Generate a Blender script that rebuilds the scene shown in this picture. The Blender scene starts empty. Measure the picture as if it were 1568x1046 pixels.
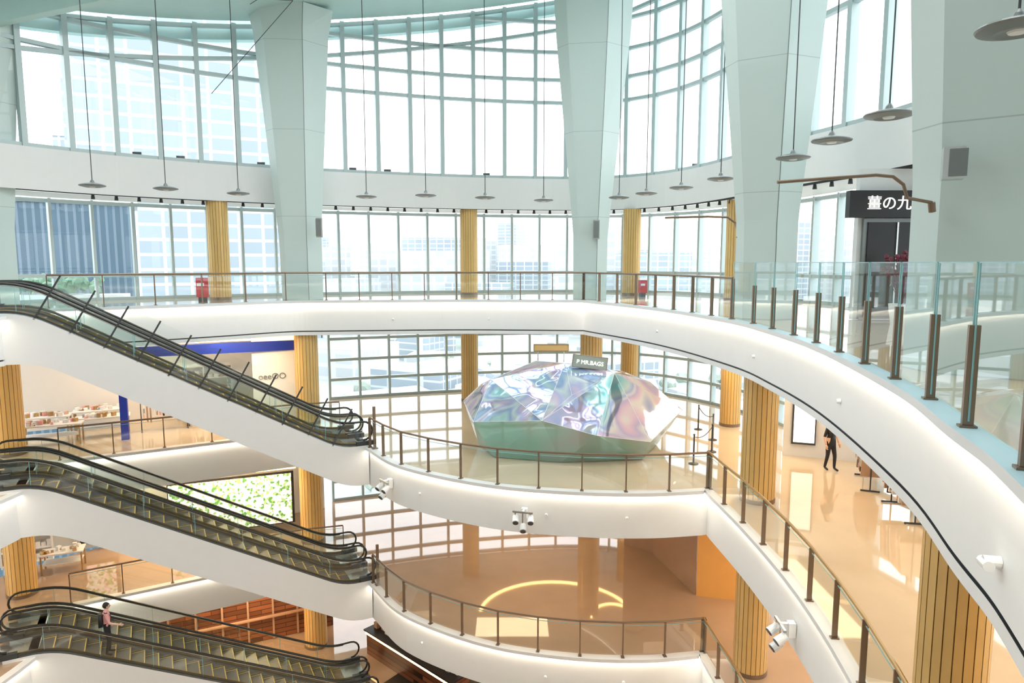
import bpy, bmesh, math, random
from mathutils import Vector, Matrix
random.seed(7)
scene = bpy.context.scene
COL = scene.collection

# ------------------------------------------------------------------ materials
def new_mat(name):
    m = bpy.data.materials.new(name); m.use_nodes = True
    nt = m.node_tree
    for n in list(nt.nodes): nt.nodes.remove(n)
    out = nt.nodes.new('ShaderNodeOutputMaterial')
    return m, nt, out

def mk(name, col, rough=0.5, metal=0.0, var=0.06, scale=3.0, emit=None, estr=0.0, ior=None, bump=0.0):
    m, nt, out = new_mat(name)
    b = nt.nodes.new('ShaderNodeBsdfPrincipled')
    tc = nt.nodes.new('ShaderNodeTexCoord')
    nz = nt.nodes.new('ShaderNodeTexNoise'); nz.inputs['Scale'].default_value = scale
    nz.inputs['Detail'].default_value = 3
    nt.links.new(tc.outputs['Object'], nz.inputs['Vector'])
    mx = nt.nodes.new('ShaderNodeMix'); mx.data_type = 'RGBA'
    c = list(col)
    mx.inputs[6].default_value = (c[0]*(1-var), c[1]*(1-var), c[2]*(1-var), 1)
    mx.inputs[7].default_value = (min(1,c[0]*(1+var)), min(1,c[1]*(1+var)), min(1,c[2]*(1+var)), 1)
    nt.links.new(nz.outputs['Fac'], mx.inputs[0])
    nt.links.new(mx.outputs[2], b.inputs['Base Color'])
    b.inputs['Roughness'].default_value = rough
    b.inputs['Metallic'].default_value = metal
    if ior: b.inputs['IOR'].default_value = ior
    if emit:
        b.inputs['Emission Color'].default_value = (*emit, 1)
        b.inputs['Emission Strength'].default_value = estr
    if bump:
        bp = nt.nodes.new('ShaderNodeBump'); bp.inputs['Strength'].default_value = bump
        bp.inputs['Distance'].default_value = 0.02
        nt.links.new(nz.outputs['Fac'], bp.inputs['Height'])
        nt.links.new(bp.outputs['Normal'], b.inputs['Normal'])
    nt.links.new(b.outputs[0], out.inputs[0])
    return m

def mk_glass(name, tint, base=0.04, edge=0.35, rough=0.02):
    m, nt, out = new_mat(name)
    tr = nt.nodes.new('ShaderNodeBsdfTransparent'); tr.inputs[0].default_value = (*tint, 1)
    gl = nt.nodes.new('ShaderNodeBsdfGlossy'); gl.inputs['Roughness'].default_value = rough
    gl.inputs['Color'].default_value = (0.97, 1, 1, 1)
    lw = nt.nodes.new('ShaderNodeLayerWeight'); lw.inputs['Blend'].default_value = 0.25
    mr = nt.nodes.new('ShaderNodeMapRange')
    mr.inputs['To Min'].default_value = base; mr.inputs['To Max'].default_value = edge
    nt.links.new(lw.outputs['Facing'], mr.inputs['Value'])
    mix = nt.nodes.new('ShaderNodeMixShader')
    nt.links.new(mr.outputs[0], mix.inputs[0])
    nt.links.new(tr.outputs[0], mix.inputs[1]); nt.links.new(gl.outputs[0], mix.inputs[2])
    nt.links.new(mix.outputs[0], out.inputs[0])
    return m

def mk_grid(name, c_frame, c_pane, w, h, mortar=0.12, rough=0.4, offset=0.0, emit=0.0, vary=1.15):
    m, nt, out = new_mat(name)
    b = nt.nodes.new('ShaderNodeBsdfPrincipled')
    tc = nt.nodes.new('ShaderNodeTexCoord'); sp = nt.nodes.new('ShaderNodeSeparateXYZ')
    nt.links.new(tc.outputs['Object'], sp.inputs[0])
    ad = nt.nodes.new('ShaderNodeMath'); ad.operation = 'ADD'
    nt.links.new(sp.outputs[0], ad.inputs[0]); nt.links.new(sp.outputs[1], ad.inputs[1])
    cb = nt.nodes.new('ShaderNodeCombineXYZ')
    nt.links.new(ad.outputs[0], cb.inputs[0]); nt.links.new(sp.outputs[2], cb.inputs[1])
    br = nt.nodes.new('ShaderNodeTexBrick'); br.offset = offset
    br.inputs['Scale'].default_value = 1.0
    br.inputs['Brick Width'].default_value = w; br.inputs['Row Height'].default_value = h
    br.inputs['Mortar Size'].default_value = mortar; br.inputs['Mortar Smooth'].default_value = 0.1
    br.inputs['Color1'].default_value = (*c_pane, 1)
    br.inputs['Color2'].default_value = (*[min(1, v*vary) for v in c_pane], 1)
    br.inputs['Mortar'].default_value = (*c_frame, 1)
    nt.links.new(cb.outputs[0], br.inputs['Vector'])
    nt.links.new(br.outputs['Color'], b.inputs['Base Color'])
    b.inputs['Roughness'].default_value = rough
    if emit:
        nt.links.new(br.outputs['Color'], b.inputs['Emission Color'])
        b.inputs['Emission Strength'].default_value = emit
    nt.links.new(b.outputs[0], out.inputs[0])
    return m

def mk_ramp_noise(name, cols, scale=3, rough=0.3, metal=0.0, emit=0.0, kind='NOISE', stops=None, distort=0.0):
    m, nt, out = new_mat(name)
    b = nt.nodes.new('ShaderNodeBsdfPrincipled')
    tc = nt.nodes.new('ShaderNodeTexCoord')
    if kind == 'NOISE':
        t = nt.nodes.new('ShaderNodeTexNoise'); t.inputs['Scale'].default_value = scale
        t.inputs['Detail'].default_value = 3; t.inputs['Distortion'].default_value = distort
        o = t.outputs['Fac']
    else:
        t = nt.nodes.new('ShaderNodeTexVoronoi'); t.inputs['Scale'].default_value = scale
        sx = nt.nodes.new('ShaderNodeSeparateColor'); nt.links.new(t.outputs['Color'], sx.inputs[0]); o = sx.outputs[0]
    nt.links.new(tc.outputs['Object'], t.inputs['Vector'])
    r = nt.nodes.new('ShaderNodeValToRGB')
    if kind != 'NOISE': r.color_ramp.interpolation = 'CONSTANT'
    els = r.color_ramp.elements
    n = len(cols)
    st = stops or [i/(n-1) for i in range(n)]
    els[0].position = st[0]; els[0].color = (*cols[0], 1)
    els[1].position = st[-1]; els[1].color = (*cols[-1], 1)
    for i in range(1, n-1):
        e = els.new(st[i]); e.color = (*cols[i], 1)
    nt.links.new(o, r.inputs[0]); nt.links.new(r.outputs[0], b.inputs['Base Color'])
    b.inputs['Roughness'].default_value = rough; b.inputs['Metallic'].default_value = metal
    if emit:
        nt.links.new(r.outputs[0], b.inputs['Emission Color']); b.inputs['Emission Strength'].default_value = emit
    nt.links.new(b.outputs[0], out.inputs[0])
    return m

def mk_panel(name, col, rough, hstep, seam=0.02):
    m, nt, out = new_mat(name)
    b = nt.nodes.new('ShaderNodeBsdfPrincipled')
    tc = nt.nodes.new('ShaderNodeTexCoord'); sp = nt.nodes.new('ShaderNodeSeparateXYZ')
    nt.links.new(tc.outputs['Object'], sp.inputs[0])
    md = nt.nodes.new('ShaderNodeMath'); md.operation = 'MODULO'; md.inputs[1].default_value = hstep
    nt.links.new(sp.outputs[2], md.inputs[0])
    lt = nt.nodes.new('ShaderNodeMath'); lt.operation = 'LESS_THAN'; lt.inputs[1].default_value = seam
    nt.links.new(md.outputs[0], lt.inputs[0])
    mx = nt.nodes.new('ShaderNodeMix'); mx.data_type = 'RGBA'
    mx.inputs[6].default_value = (*col, 1); mx.inputs[7].default_value = (*[c*0.72 for c in col], 1)
    nt.links.new(lt.outputs[0], mx.inputs[0]); nt.links.new(mx.outputs[2], b.inputs['Base Color'])
    b.inputs['Roughness'].default_value = rough
    nt.links.new(b.outputs[0], out.inputs[0])
    return m

M = {}
M['white'] = mk('white_plaster', (0.80, 0.81, 0.82), 0.45, var=0.02)
M['teal'] = mk_panel('teal_column_cladding', (0.58, 0.695, 0.685), 0.5, 3.3)
M['tealroof'] = mk('teal_roof_paint', (0.48, 0.68, 0.67), 0.6, var=0.04)
M['frame'] = mk('window_frame_aluminium', (0.46, 0.55, 0.56), 0.45, 0.2, var=0.03)
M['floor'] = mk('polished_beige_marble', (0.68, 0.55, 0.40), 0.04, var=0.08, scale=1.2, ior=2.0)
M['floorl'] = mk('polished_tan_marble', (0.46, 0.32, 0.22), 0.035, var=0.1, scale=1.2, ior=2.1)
M['ceil'] = mk('gallery_ceiling_plaster', (0.85, 0.82, 0.76), 0.7, var=0.02)
M['gold'] = mk('bronze_gold_panel', (0.70, 0.47, 0.18), 0.4, 0.2, var=0.08)
M['goldd'] = mk('bronze_gold_groove', (0.36, 0.21, 0.07), 0.6, 0.2)
M['bronze'] = mk('dark_bronze_metal', (0.24, 0.17, 0.12), 0.35, 0.5)
M['brass'] = mk('brass_handrail', (0.50, 0.33, 0.15), 0.3, 0.7)
M['dark'] = mk('dark_metal', (0.06, 0.065, 0.07), 0.4, 0.3)
M['rubber'] = mk('handrail_rubber', (0.018, 0.022, 0.02), 0.3)
M['steel'] = mk('brushed_steel', (0.55, 0.56, 0.55), 0.25, 0.9)
M['step'] = mk('escalator_step', (0.16, 0.15, 0.14), 0.4, 0.5)
M['yellow'] = mk('step_demarcation', (0.7, 0.5, 0.12), 0.5)
M['led'] = mk('led_cove_strip', (1, .95, .85), 0.5, emit=(1.0, 0.88, 0.70), estr=17)
M['ledw'] = mk('warm_led', (1, .8, .5), 0.5, emit=(1.0, 0.62, 0.25), estr=7)
M['lit'] = mk('lightbox', (1, 1, 1), 0.5, emit=(1, 0.97, 0.93), estr=1.1)
M['glass'] = mk_glass('window_glass', (0.985, 0.99, 0.99), 0.02, 0.15)
M['rglass'] = mk_glass('railing_glass', (0.93, 0.965, 0.96), 0.06, 0.4)
M['bglass'] = mk_glass('balustrade_glass_blue', (0.90, 0.957, 0.955), 0.06, 0.4)
M['gedge'] = mk('glass_edge', (0.28, 0.55, 0.58), 0.2, var=0.02)
M['chan'] = mk('blue_channel', (0.50, 0.68, 0.74), 0.4)
M['lampd'] = mk('pendant_shade', (0.22, 0.24, 0.24), 0.4, 0.4)
M['wood'] = mk_grid('brown_wood_tiles', (0.03, 0.012, 0.006), (0.10, 0.035, 0.015), 1.3, 0.2, 0.015, offset=0.5, vary=3.0, rough=.3)
M['blue'] = mk('royal_blue_sign', (0.01, 0.03, 0.28), 0.4, emit=(0.02, 0.05, 0.4), estr=0.2)
M['orange'] = mk('orange_wall', (0.80, 0.42, 0.12), 0.35)
M['brownw'] = mk('brown_wall', (0.44, 0.28, 0.19), 0.2)
M['red'] = mk('red_paint', (0.55, 0.03, 0.04), 0.4)
M['black'] = mk('black_panel', (0.012, 0.012, 0.014), 0.4)
M['leaf'] = mk('dark_red_foliage', (0.16, 0.03, 0.05), 0.7, var=0.4)
M['green'] = mk('green_foliage', (0.22, 0.36, 0.26), 0.8, var=0.3)
M['greenp'] = mk('hazy_tree_foliage', (0.38, 0.45, 0.40), 0.9, var=0.3, scale=.2)  # distance haze is mixed into the foliage colour
M['skin'] = mk('skin', (0.75, 0.50, 0.38), 0.5)
M['hair'] = mk('black_hair', (0.02, 0.015, 0.012), 0.5)
M['pink'] = mk('pink_shirt', (0.80, 0.40, 0.40), 0.8)
M['bpants'] = mk('black_trousers', (0.02, 0.02, 0.025), 0.8)
M['flower'] = mk_ramp_noise('flower_screen', [(0.80, 0.9, 0.78), (0.95, 1, 0.95), (0.10, 0.30, 0.08), (0.95, 0.97, 0.95), (0.30, 0.5, 0.2), (0.9, 0.6, 0.7), (0.95, 1, 0.95)],
                            11, 0.4, emit=0.7, kind='V')
M['goods'] = mk_ramp_noise('mixed_merchandise', [(0.9, 0.88, 0.85), (0.75, 0.45, 0.35), (0.95, 0.9, 0.8), (0.45, 0.3, 0.2), (0.3, 0.42, 0.5), (0.9, 0.8, 0.6)],
                           6, 0.5, kind='V')
M['tower'] = mk_grid('hazed_tower_facade', (0.60, 0.64, 0.66), (0.30, 0.36, 0.415), 3.0, 1.9, 0.2)  # frame and pane colours lightened to paint in aerial haze
M['tower2'] = mk_grid('hazed_facade', (0.58, 0.61, 0.63), (0.44, 0.475, 0.50), 4.0, 3.2, 0.5)  # skyline colours paled, haze put into the base colour
M['louver'] = mk_grid('blue_louver', (0.15, 0.21, 0.27), (0.07, 0.12, 0.17), 0.45, 60, 0.08)
M['ground'] = mk_ramp_noise('city_ground', [(0.30, 0.38, 0.33), (0.45, 0.48, 0.48), (0.34, 0.41, 0.36), (0.5, 0.52, 0.52)], 0.06, 0.9)

def mk_iri():
    m, nt, out = new_mat('iridescent_film')
    b = nt.nodes.new('ShaderNodeBsdfPrincipled')
    tc = nt.nodes.new('ShaderNodeTexCoord')
    nz = nt.nodes.new('ShaderNodeTexNoise'); nz.inputs['Scale'].default_value = 0.36; nz.inputs['Detail'].default_value = 1.6
    nz.inputs['Distortion'].default_value = 1.2
    geo = nt.nodes.new('ShaderNodeNewGeometry')
    va = nt.nodes.new('ShaderNodeVectorMath'); va.operation = 'MULTIPLY_ADD'
    va.inputs[1].default_value = (4.0, 4.0, 4.0)
    nt.links.new(geo.outputs['True Normal'], va.inputs[0]); nt.links.new(tc.outputs['Object'], va.inputs[2])
    nt.links.new(va.outputs[0], nz.inputs['Vector'])
    r = nt.nodes.new('ShaderNodeValToRGB'); els = r.color_ramp.elements
    cols = [(0.28, (0.35, 0.75, 0.82)), (0.36, (0.72, 0.93, 0.94)), (0.42, (0.48, 0.60, 0.95)), (0.46, (0.90, 0.95, 1)), (0.50, (0.64, 0.62, 0.96)),
            (0.54, (0.90, 0.70, 0.92)), (0.58, (0.93, 0.96, 1)), (0.62, (0.45, 0.56, 0.92)), (0.68, (0.72, 0.93, 0.92)), (0.76, (0.90, 0.90, 0.78))]
    els[0].position, els[0].color = cols[0][0], (*cols[0][1], 1)
    els[1].position, els[1].color = cols[-1][0], (*cols[-1][1], 1)
    for p, c in cols[1:-1]:
        e = els.new(p); e.color = (*c, 1)
    nt.links.new(nz.outputs['Fac'], r.inputs[0]); nt.links.new(r.outputs[0], b.inputs['Base Color'])
    b.inputs['Metallic'].default_value = 0.7; b.inputs['Roughness'].default_value = 0.06
    b.inputs['IOR'].default_value = 1.5
    n2 = nt.nodes.new('ShaderNodeTexNoise'); n2.inputs['Scale'].default_value = 0.8; n2.inputs['Detail'].default_value = 0.5
    n2.inputs['Distortion'].default_value = 0.6
    nt.links.new(tc.outputs['Object'], n2.inputs['Vector'])
    bp = nt.nodes.new('ShaderNodeBump'); bp.inputs['Strength'].default_value = 0.6; bp.inputs['Distance'].default_value = 0.2
    nt.links.new(n2.outputs['Fac'], bp.inputs['Height']); nt.links.new(bp.outputs[0], b.inputs['Normal'])
    nt.links.new(b.outputs[0], out.inputs[0])
    return m
M['iri'] = mk_iri()
def mk_lower():
    m, nt, out = new_mat('translucent_teal_film')
    b = nt.nodes.new('ShaderNodeBsdfPrincipled')
    tc = nt.nodes.new('ShaderNodeTexCoord'); nz = nt.nodes.new('ShaderNodeTexNoise')
    nz.inputs['Scale'].default_value = 0.3; nz.inputs['Distortion'].default_value = 1
    nt.links.new(tc.outputs['Object'], nz.inputs['Vector'])
    r = nt.nodes.new('ShaderNodeValToRGB'); els = r.color_ramp.elements
    els[0].position = 0.38; els[0].color = (0.34, 0.60, 0.54, 1); els[1].position = 0.62; els[1].color = (0.52, 0.52, 0.52, 1)
    e = els.new(.5); e.color = (.43, .58, .54, 1)
    nt.links.new(nz.outputs['Fac'], r.inputs[0]); nt.links.new(r.outputs[0], b.inputs['Base Color'])
    b.inputs['Roughness'].default_value = 0.12; b.inputs['Metallic'].default_value = 0.5
    tr = nt.nodes.new('ShaderNodeBsdfTransparent'); tr.inputs[0].default_value = (0.75, 0.93, 0.88, 1)
    mix = nt.nodes.new('ShaderNodeMixShader'); mix.inputs[0].default_value = 0.72
    nt.links.new(tr.outputs[0], mix.inputs[1]); nt.links.new(b.outputs[0], mix.inputs[2])
    nt.links.new(mix.outputs[0], out.inputs[0]); return m
M['irilow'] = mk_lower()

# ------------------------------------------------------------------ mesh builder
class MB:
    def __init__(s): s.v = []; s.f = []; s.mi = []; s.mats = []; s.xf = None
    def mid(s, mat):
        if isinstance(mat, str): mat = M[mat]
        if mat not in s.mats: s.mats.append(mat)
        return s.mats.index(mat)
    def addv(s, pts):
        i0 = len(s.v)
        for p in pts:
            p = Vector(p)
            if s.xf is not None: p = s.xf @ p
            s.v.append(tuple(p))
        return i0
    def poly(s, pts, mat):
        i0 = s.addv(pts); s.f.append(tuple(range(i0, i0+len(pts)))); s.mi.append(s.mid(mat))
    def faces(s, pts, fs, mat):
        i0 = s.addv(pts); k = s.mid(mat)
        for f in fs: s.f.append(tuple(i0+i for i in f)); s.mi.append(k)
    def box(s, c, d, mat, rz=0.0, rot=None):
        R = rot if rot is not None else Matrix.Rotation(rz, 3, 'Z')
        c = Vector(c); pts = []
        for x in (-.5, .5):
            for y in (-.5, .5):
                for z in (-.5, .5): pts.append(c + R @ Vector((x*d[0], y*d[1], z*d[2])))
        s.faces(pts, [(0,1,3,2),(4,6,7,5),(0,4,5,1),(2,3,7,6),(0,2,6,4),(1,5,7,3)], mat)
    def beam(s, p0, p1, w, h, mat):
        p0 = Vector(p0); p1 = Vector(p1); d = (p1-p0)
        if d.length < 1e-6: return
        d.normalize()
        up = Vector((0,0,1)) if abs(d.z) < 0.98 else Vector((0,1,0))
        r = d.cross(up).normalized(); u = r.cross(d).normalized()
        pts = []
        for p in (p0, p1):
            for a, b in ((-1,-1),(1,-1),(1,1),(-1,1)): pts.append(p + r*(a*w/2) + u*(b*h/2))
        s.faces(pts, [(0,1,2,3),(7,6,5,4),(0,4,5,1),(1,5,6,2),(2,6,7,3),(3,7,4,0)], mat)
    def tube(s, path, r, mat, n=8, closed=False):
        P = [Vector(p) for p in path]; m = len(P); pts = []
        ref = None
        rs = r if isinstance(r, (list, tuple)) else [r]*m
        for i, p in enumerate(P):
            a = P[i-1] if (i > 0 or closed) else P[i]; b = P[(i+1) % m] if (i < m-1 or closed) else P[i]
            d = (b-a).normalized()
            if ref is None:
                ref = Vector((0,0,1)) if abs(d.z) < 0.9 else Vector((1,0,0))
            u = (ref - d*ref.dot(d)).normalized(); ref = u; w = d.cross(u)
            for k in range(n):
                t = 2*math.pi*k/n; pts.append(p + (u*math.cos(t)+w*math.sin(t))*rs[i])
        fs = []
        for i in range(m if closed else m-1):
            j = (i+1) % m
            for k in range(n):
                l = (k+1) % n; fs.append((i*n+k, i*n+l, j*n+l, j*n+k))
        if not closed: fs += [tuple(range(n))[::-1], tuple((m-1)*n+k for k in range(n))]
        s.faces(pts, fs, mat)
    def cyl(s, p0, p1, r0, r1, mat, n=16): s.tube([p0, p1], [r0, r1], mat, n)
    def lathe(s, c, prof, mat, n=32):
        c = Vector(c); pts = []; m = len(prof)
        for r, z in prof:
            for k in range(n):
                t = 2*math.pi*k/n; pts.append(c+Vector((r*math.cos(t), r*math.sin(t), z)))
        fs = []
        for i in range(m-1):
            for k in range(n):
                l = (k+1) % n; fs.append((i*n+k, i*n+l, (i+1)*n+l, (i+1)*n+k))
        s.faces(pts, fs, mat)
    def strip(s, A, B, mat, closed=False):
        n = len(A); i0 = s.addv(list(A)+list(B)); k = s.mid(mat)
        for i in range(n if closed else n-1):
            j = (i+1) % n; s.f.append((i0+i, i0+j, i0+n+j, i0+n+i)); s.mi.append(k)
    def prism(s, poly, z0, z1, mat, top=None):
        n = len(poly); b = [(x, y, z0) for x, y in poly]; t = [(x, y, z1) for x, y in poly]
        s.strip(b, t, mat, True); s.poly(t, top or mat); s.poly(b[::-1], mat)
    def blob(s, c, r, mat, sub=1, jit=0.15):
        bm = bmesh.new(); bmesh.ops.create_icosphere(bm, subdivisions=sub, radius=1)
        r = r if isinstance(r, (tuple, list)) else (r, r, r)
        pts = [Vector(c)+Vector((v.co.x*r[0], v.co.y*r[1], v.co.z*r[2]))*(1+random.uniform(-jit, jit)) for v in bm.verts]
        bm.verts.index_update(); fs = [tuple(v.index for v in f.verts) for f in bm.faces]; bm.free()
        s.faces(pts, fs, mat)
    def mesh(s, me, matfn, xf=None):
        pts = [(xf @ v.co) if xf is not None else v.co.copy() for v in me.vertices]
        i0 = s.addv(pts)
        for p in me.polygons:
            c = Vector((0,0,0))
            for i in p.vertices: c += me.vertices[i].co
            c /= len(p.vertices)
            s.f.append(tuple(i0+i for i in p.vertices)); s.mi.append(s.mid(matfn(c)))
    def build(s, name, smooth=False, parent=None, recalc=False):
        me = bpy.data.meshes.new(name); me.from_pydata(s.v, [], s.f)
        for m in s.mats: me.materials.append(m)
        me.polygons.foreach_set('material_index', s.mi)
        if smooth: me.polygons.foreach_set('use_smooth', [True]*len(me.polygons))
        me.update()
        o = bpy.data.objects.new(name, me); COL.objects.link(o)
        if parent: o.parent = parent
        return o

# ------------------------------------------------------------------ paths
def catmull(P, n=8):
    P = [Vector((p[0], p[1])) for p in P]; Q = [2*P[0]-P[1]] + P + [2*P[-1]-P[-2]]; out = []
    for i in range(1, len(Q)-2):
        a, b, c, d = Q[i-1], Q[i], Q[i+1], Q[i+2]
        for k in range(n):
            t = k/n
            out.append(0.5*((2*b)+(c-a)*t+(2*a-5*b+4*c-d)*t*t+(-a+3*b-3*c+d)*t**3))
    out.append(P[-1]); return out
def resample(P, n):
    L = [0]
    for i in range(1, len(P)): L.append(L[-1]+(P[i]-P[i-1]).length)
    out = []; j = 0
    for k in range(n+1):
        t = L[-1]*k/n
        while j < len(P)-2 and L[j+1] < t: j += 1
        f = (t-L[j])/max(1e-9, L[j+1]-L[j]); out.append(P[j].lerp(P[j+1], min(1, max(0, f))))
    return out
def plen(P): return sum((P[i+1]-P[i]).length for i in range(len(P)-1))
def normals(P, closed=False):
    N = []; n = len(P)
    for i in range(n):
        a = P[i-1] if (i > 0 or closed) else P[i]; b = P[(i+1) % n] if (i < n-1 or closed) else P[i]
        d = (b-a).normalized(); N.append(Vector((-d.y, d.x)))
    return N
def off(P, d, closed=False):
    N = normals(P, closed); return [p+n*d for p, n in zip(P, N)]

H3, H2, H1, H0 = 0.0, -5.0, -10.0, -14.6
FD = 1.35
ROOF = lambda x: 12.8+0.19*x

R3 = catmull([(0,.35),(1.2,.8),(2.2,1.8),(3.1,3.3),(3.8,4.9),(4.15,6.0),(4.8,8.05),(5.58,11.9),(5.85,15),(5.8,17.8),(4.85,22.4),(2.88,27.1)])
F3 = catmull([(2.88,27.1),(-2.2,27.4),(-7.3,26.9)])
L3p = catmull([(-7.3,26.9),(-8.8,26.6),(-10.8,24.9),(-13,23.2),(-15.6,21.6)])
LB = catmull([(-14.13,18.7),(-14.4,14),(-13,7),(-9,2),(-4,.4),(0,.35)])
V3 = R3[:-1]+F3[:-1]+L3p+LB[:-1]
R2 = catmull([(0,.35),(1.2,.8),(2.4,1.8),(3.6,3.6),(4.6,6),(5.4,9.5),(5.8,12.7),(5.85,16),(5.7,19.1)])
F2 = catmull([(5.7,19.1),(3.8,18.85),(1.6,19.0),(-.85,19.7),(-3.45,21.4),(-4.95,23.5)])
L2p = catmull([(-6.5,26.3),(-8.5,25.7),(-10.6,24.5),(-13,23.1),(-15.6,21.6)])
V2 = R2[:-1]+F2+L2p+LB[:-1]

WLOW = catmull([(-23,12),(-22.2,18.2),(-18.2,24.9),(-14.9,28.2),(-11.4,30.6),(-8,32.3),(-2.9,34),(2.5,34.9),(6,34.4),(8.6,32),(10.5,28),(11.6,22.5),(12.5,18.7),(13.1,12),(13.1,3)], 6)
BULK = catmull([(-21,11.5),(-20,17),(-16.3,23.4),(-13.5,26.3),(-10.4,28.5),(-7.4,30.0),(-2.5,31.7),(2.6,32.5),(5,32.0),(7,30.2),(8.3,27.2),(9.3,22),(10.2,18.3),(10.8,12),(10.8,3)], 6)
OUTER = [(p.x, p.y) for p in WLOW] + [(13.1,-7),(-23,-7)]

def plate(name, outer, hole, ztop, th, mat, shear=None):
    cu = bpy.data.curves.new(name, 'CURVE'); cu.dimensions = '2D'; cu.fill_mode = 'BOTH'; cu.extrude = th/2
    for pts in ([outer, hole] if hole else [outer]):
        sp = cu.splines.new('POLY'); sp.points.add(len(pts)-1)
        for i, p in enumerate(pts): sp.points[i].co = (p[0], p[1], 0, 1)
        sp.use_cyclic_u = True
    tmp = bpy.data.objects.new('tmp', cu); COL.objects.link(tmp)
    bpy.context.view_layer.update()
    me = bpy.data.meshes.new_from_object(tmp.evaluated_get(bpy.context.evaluated_depsgraph_get()))
    bpy.data.objects.remove(tmp)
    me.materials.clear(); me.materials.append(M[mat])
    me.polygons.foreach_set('material_index', [0]*len(me.polygons))
    me.polygons.foreach_set('use_smooth', [False]*len(me.polygons))
    me.transform(Matrix.Translation((0, 0, ztop-th/2)))
    if shear:
        for v in me.vertices: v.co.z += shear(v.co.x)
    me.name = name
    o = bpy.data.objects.new(name, me); COL.objects.link(o); return o

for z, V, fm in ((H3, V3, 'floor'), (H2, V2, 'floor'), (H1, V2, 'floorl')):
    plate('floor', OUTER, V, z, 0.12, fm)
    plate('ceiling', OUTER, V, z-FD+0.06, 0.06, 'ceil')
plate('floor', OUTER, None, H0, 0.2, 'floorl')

def fascia(V, z, slot):
    b = MB(); P = V
    sm = 'dark' if slot else 'white'
    prof = [(-.05, .03, None), (.20, .03, 'chan' if slot else 'white'), (.20, -.07, 'white'), (.17, -.07, 'white'), (.09, -.07, 'led'), (.05, -.07, 'white'),
            (.05, -.6, 'white'), (.07, -1.17, 'white'), (.04, -1.17, sm), (.04, -1.215, sm), (.07, -1.215, sm), (.07, -FD, 'white'), (-.3, -FD, 'white')]
    if not slot: prof = [p for p in prof if p[1] > -1.16 or p[1] < -1.3]
    prev = None
    for o_, zz, m in prof:
        cur = [(p.x, p.y, z+zz) for p in off(P, o_, True)]
        if prev is not None: b.strip(prev, cur, m, True)
        prev = cur
    return b.build('balcony_fascia')
fascia(V3, H3, True); fascia(V2, H2, False); fascia(V2, H1, False)

# ------------------------------------------------------------------ railings
def railing(P, z, ph, gh, sp, hand, gmat='rglass', pm='bronze', hm='bronze', pw=0.055):
    b = MB(); Q = off(P, 0.06); n = max(1, round(plen(Q)/sp)); K = resample(Q, n); N = normals(K)
    for i, (p, nn) in enumerate(zip(K, N)):
        a = math.atan2(nn.y, nn.x)
        b.box((p.x, p.y, z+0.03+ph/2), (0.09, pw*0.6, ph), pm, a)
        b.box((p.x, p.y, z+0.04), (0.14, 0.1, 0.02), pm, a)
    for i in range(n):
        p, q = K[i], K[i+1]; d = (q-p).normalized(); g = 0.035
        p2 = p+d*g; q2 = q-d*g
        b.poly([(p2.x, p2.y, z+.09), (q2.x, q2.y, z+.09), (q2.x, q2.y, z+gh), (p2.x, p2.y, z+gh)], gmat)
        b.beam((p2.x, p2.y, z+gh), (q2.x, q2.y, z+gh), 0.018, 0.012, 'gedge')
        if not hand:
            b.beam((p2.x, p2.y, z+.09), (p2.x, p2.y, z+gh), 0.012, 0.012, 'gedge')
            b.beam((q2.x, q2.y, z+.09), (q2.x, q2.y, z+gh), 0.012, 0.012, 'gedge')
    if hand:
        b.tube([(p.x, p.y, z+ph+.05) for p in K], 0.032, hm, 8)
    return b.build('glass_railing')
i18 = next(i for i, p in enumerate(R3) if p.y > 17.6)
railing(R3[4:i18+1], H3, 0.92, 1.5, 1.32, False, 'bglass', pw=0.09)
railing(R3[i18:], H3, 1.05, 1.05, 1.3, True, 'bglass')
railing(F3, H3, 1.05, 1.0, 1.3, True, 'rglass')
railing(L3p[:-2], H3, 1.05, 1.0, 1.45, True, 'rglass')
for z in (H2, H1):
    railing(R2[6:], z, 1.05, 1.0, 1.35, True, 'rglass', hm='brass')
    railing(F2, z, 1.05, 1.0, 1.3, True, 'rglass', hm='bronze')
    railing(L2p[1:-2], z, 1.05, 1.0, 1.6, True, 'rglass')

# ------------------------------------------------------------------ windows
def window(P, zb, ztf, spacing, trans, name, fw=0.13, fd=0.28, slopes=(), glass=True):
    b = MB(); n = max(1, round(plen(P)/spacing)); K = resample(P, n); N = normals(K)
    for p, nn in zip(K, N):
        a = math.atan2(nn.y, nn.x); zt = ztf(p.x)
        b.box((p.x, p.y, (zb+zt)/2), (fd, fw, zt-zb), 'frame', a)
    for i in range(n):
        p, q = K[i], K[i+1]
        for z in [zb+.06]+list(trans):
            if z < min(ztf(p.x), ztf(q.x)): b.beam((p.x, p.y, z), (q.x, q.y, z), fd*.7, 0.13, 'frame')
        for s_ in list(slopes)+[0.1]:
            b.beam((p.x, p.y, ztf(p.x)-s_), (q.x, q.y, ztf(q.x)-s_), fd*.7, 0.13, 'frame')
        if glass:
            b.poly([(p.x, p.y, zb), (q.x, q.y, zb), (q.x, q.y, ztf(q.x)), (p.x, p.y, ztf(p.x))], 'glass')
    return b.build(name)
BZ0, BZ1 = 3.9, 5.3
UP = off(BULK, -0.35)
window(UP, BZ1, lambda x: ROOF(x)-.02, 1.42, (8.7, 9.7, 10.9, 12.2), 'window_1', fw=.17, slopes=(1.3,))
window(off(WLOW, .05), H3, lambda x: BZ0, 1.42, (1.0,), 'window_2', fw=.1)
def sub(P, cond): return [p for p in P if cond(p)]
WR = sub(WLOW, lambda p: p.x > -8.7)
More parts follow.
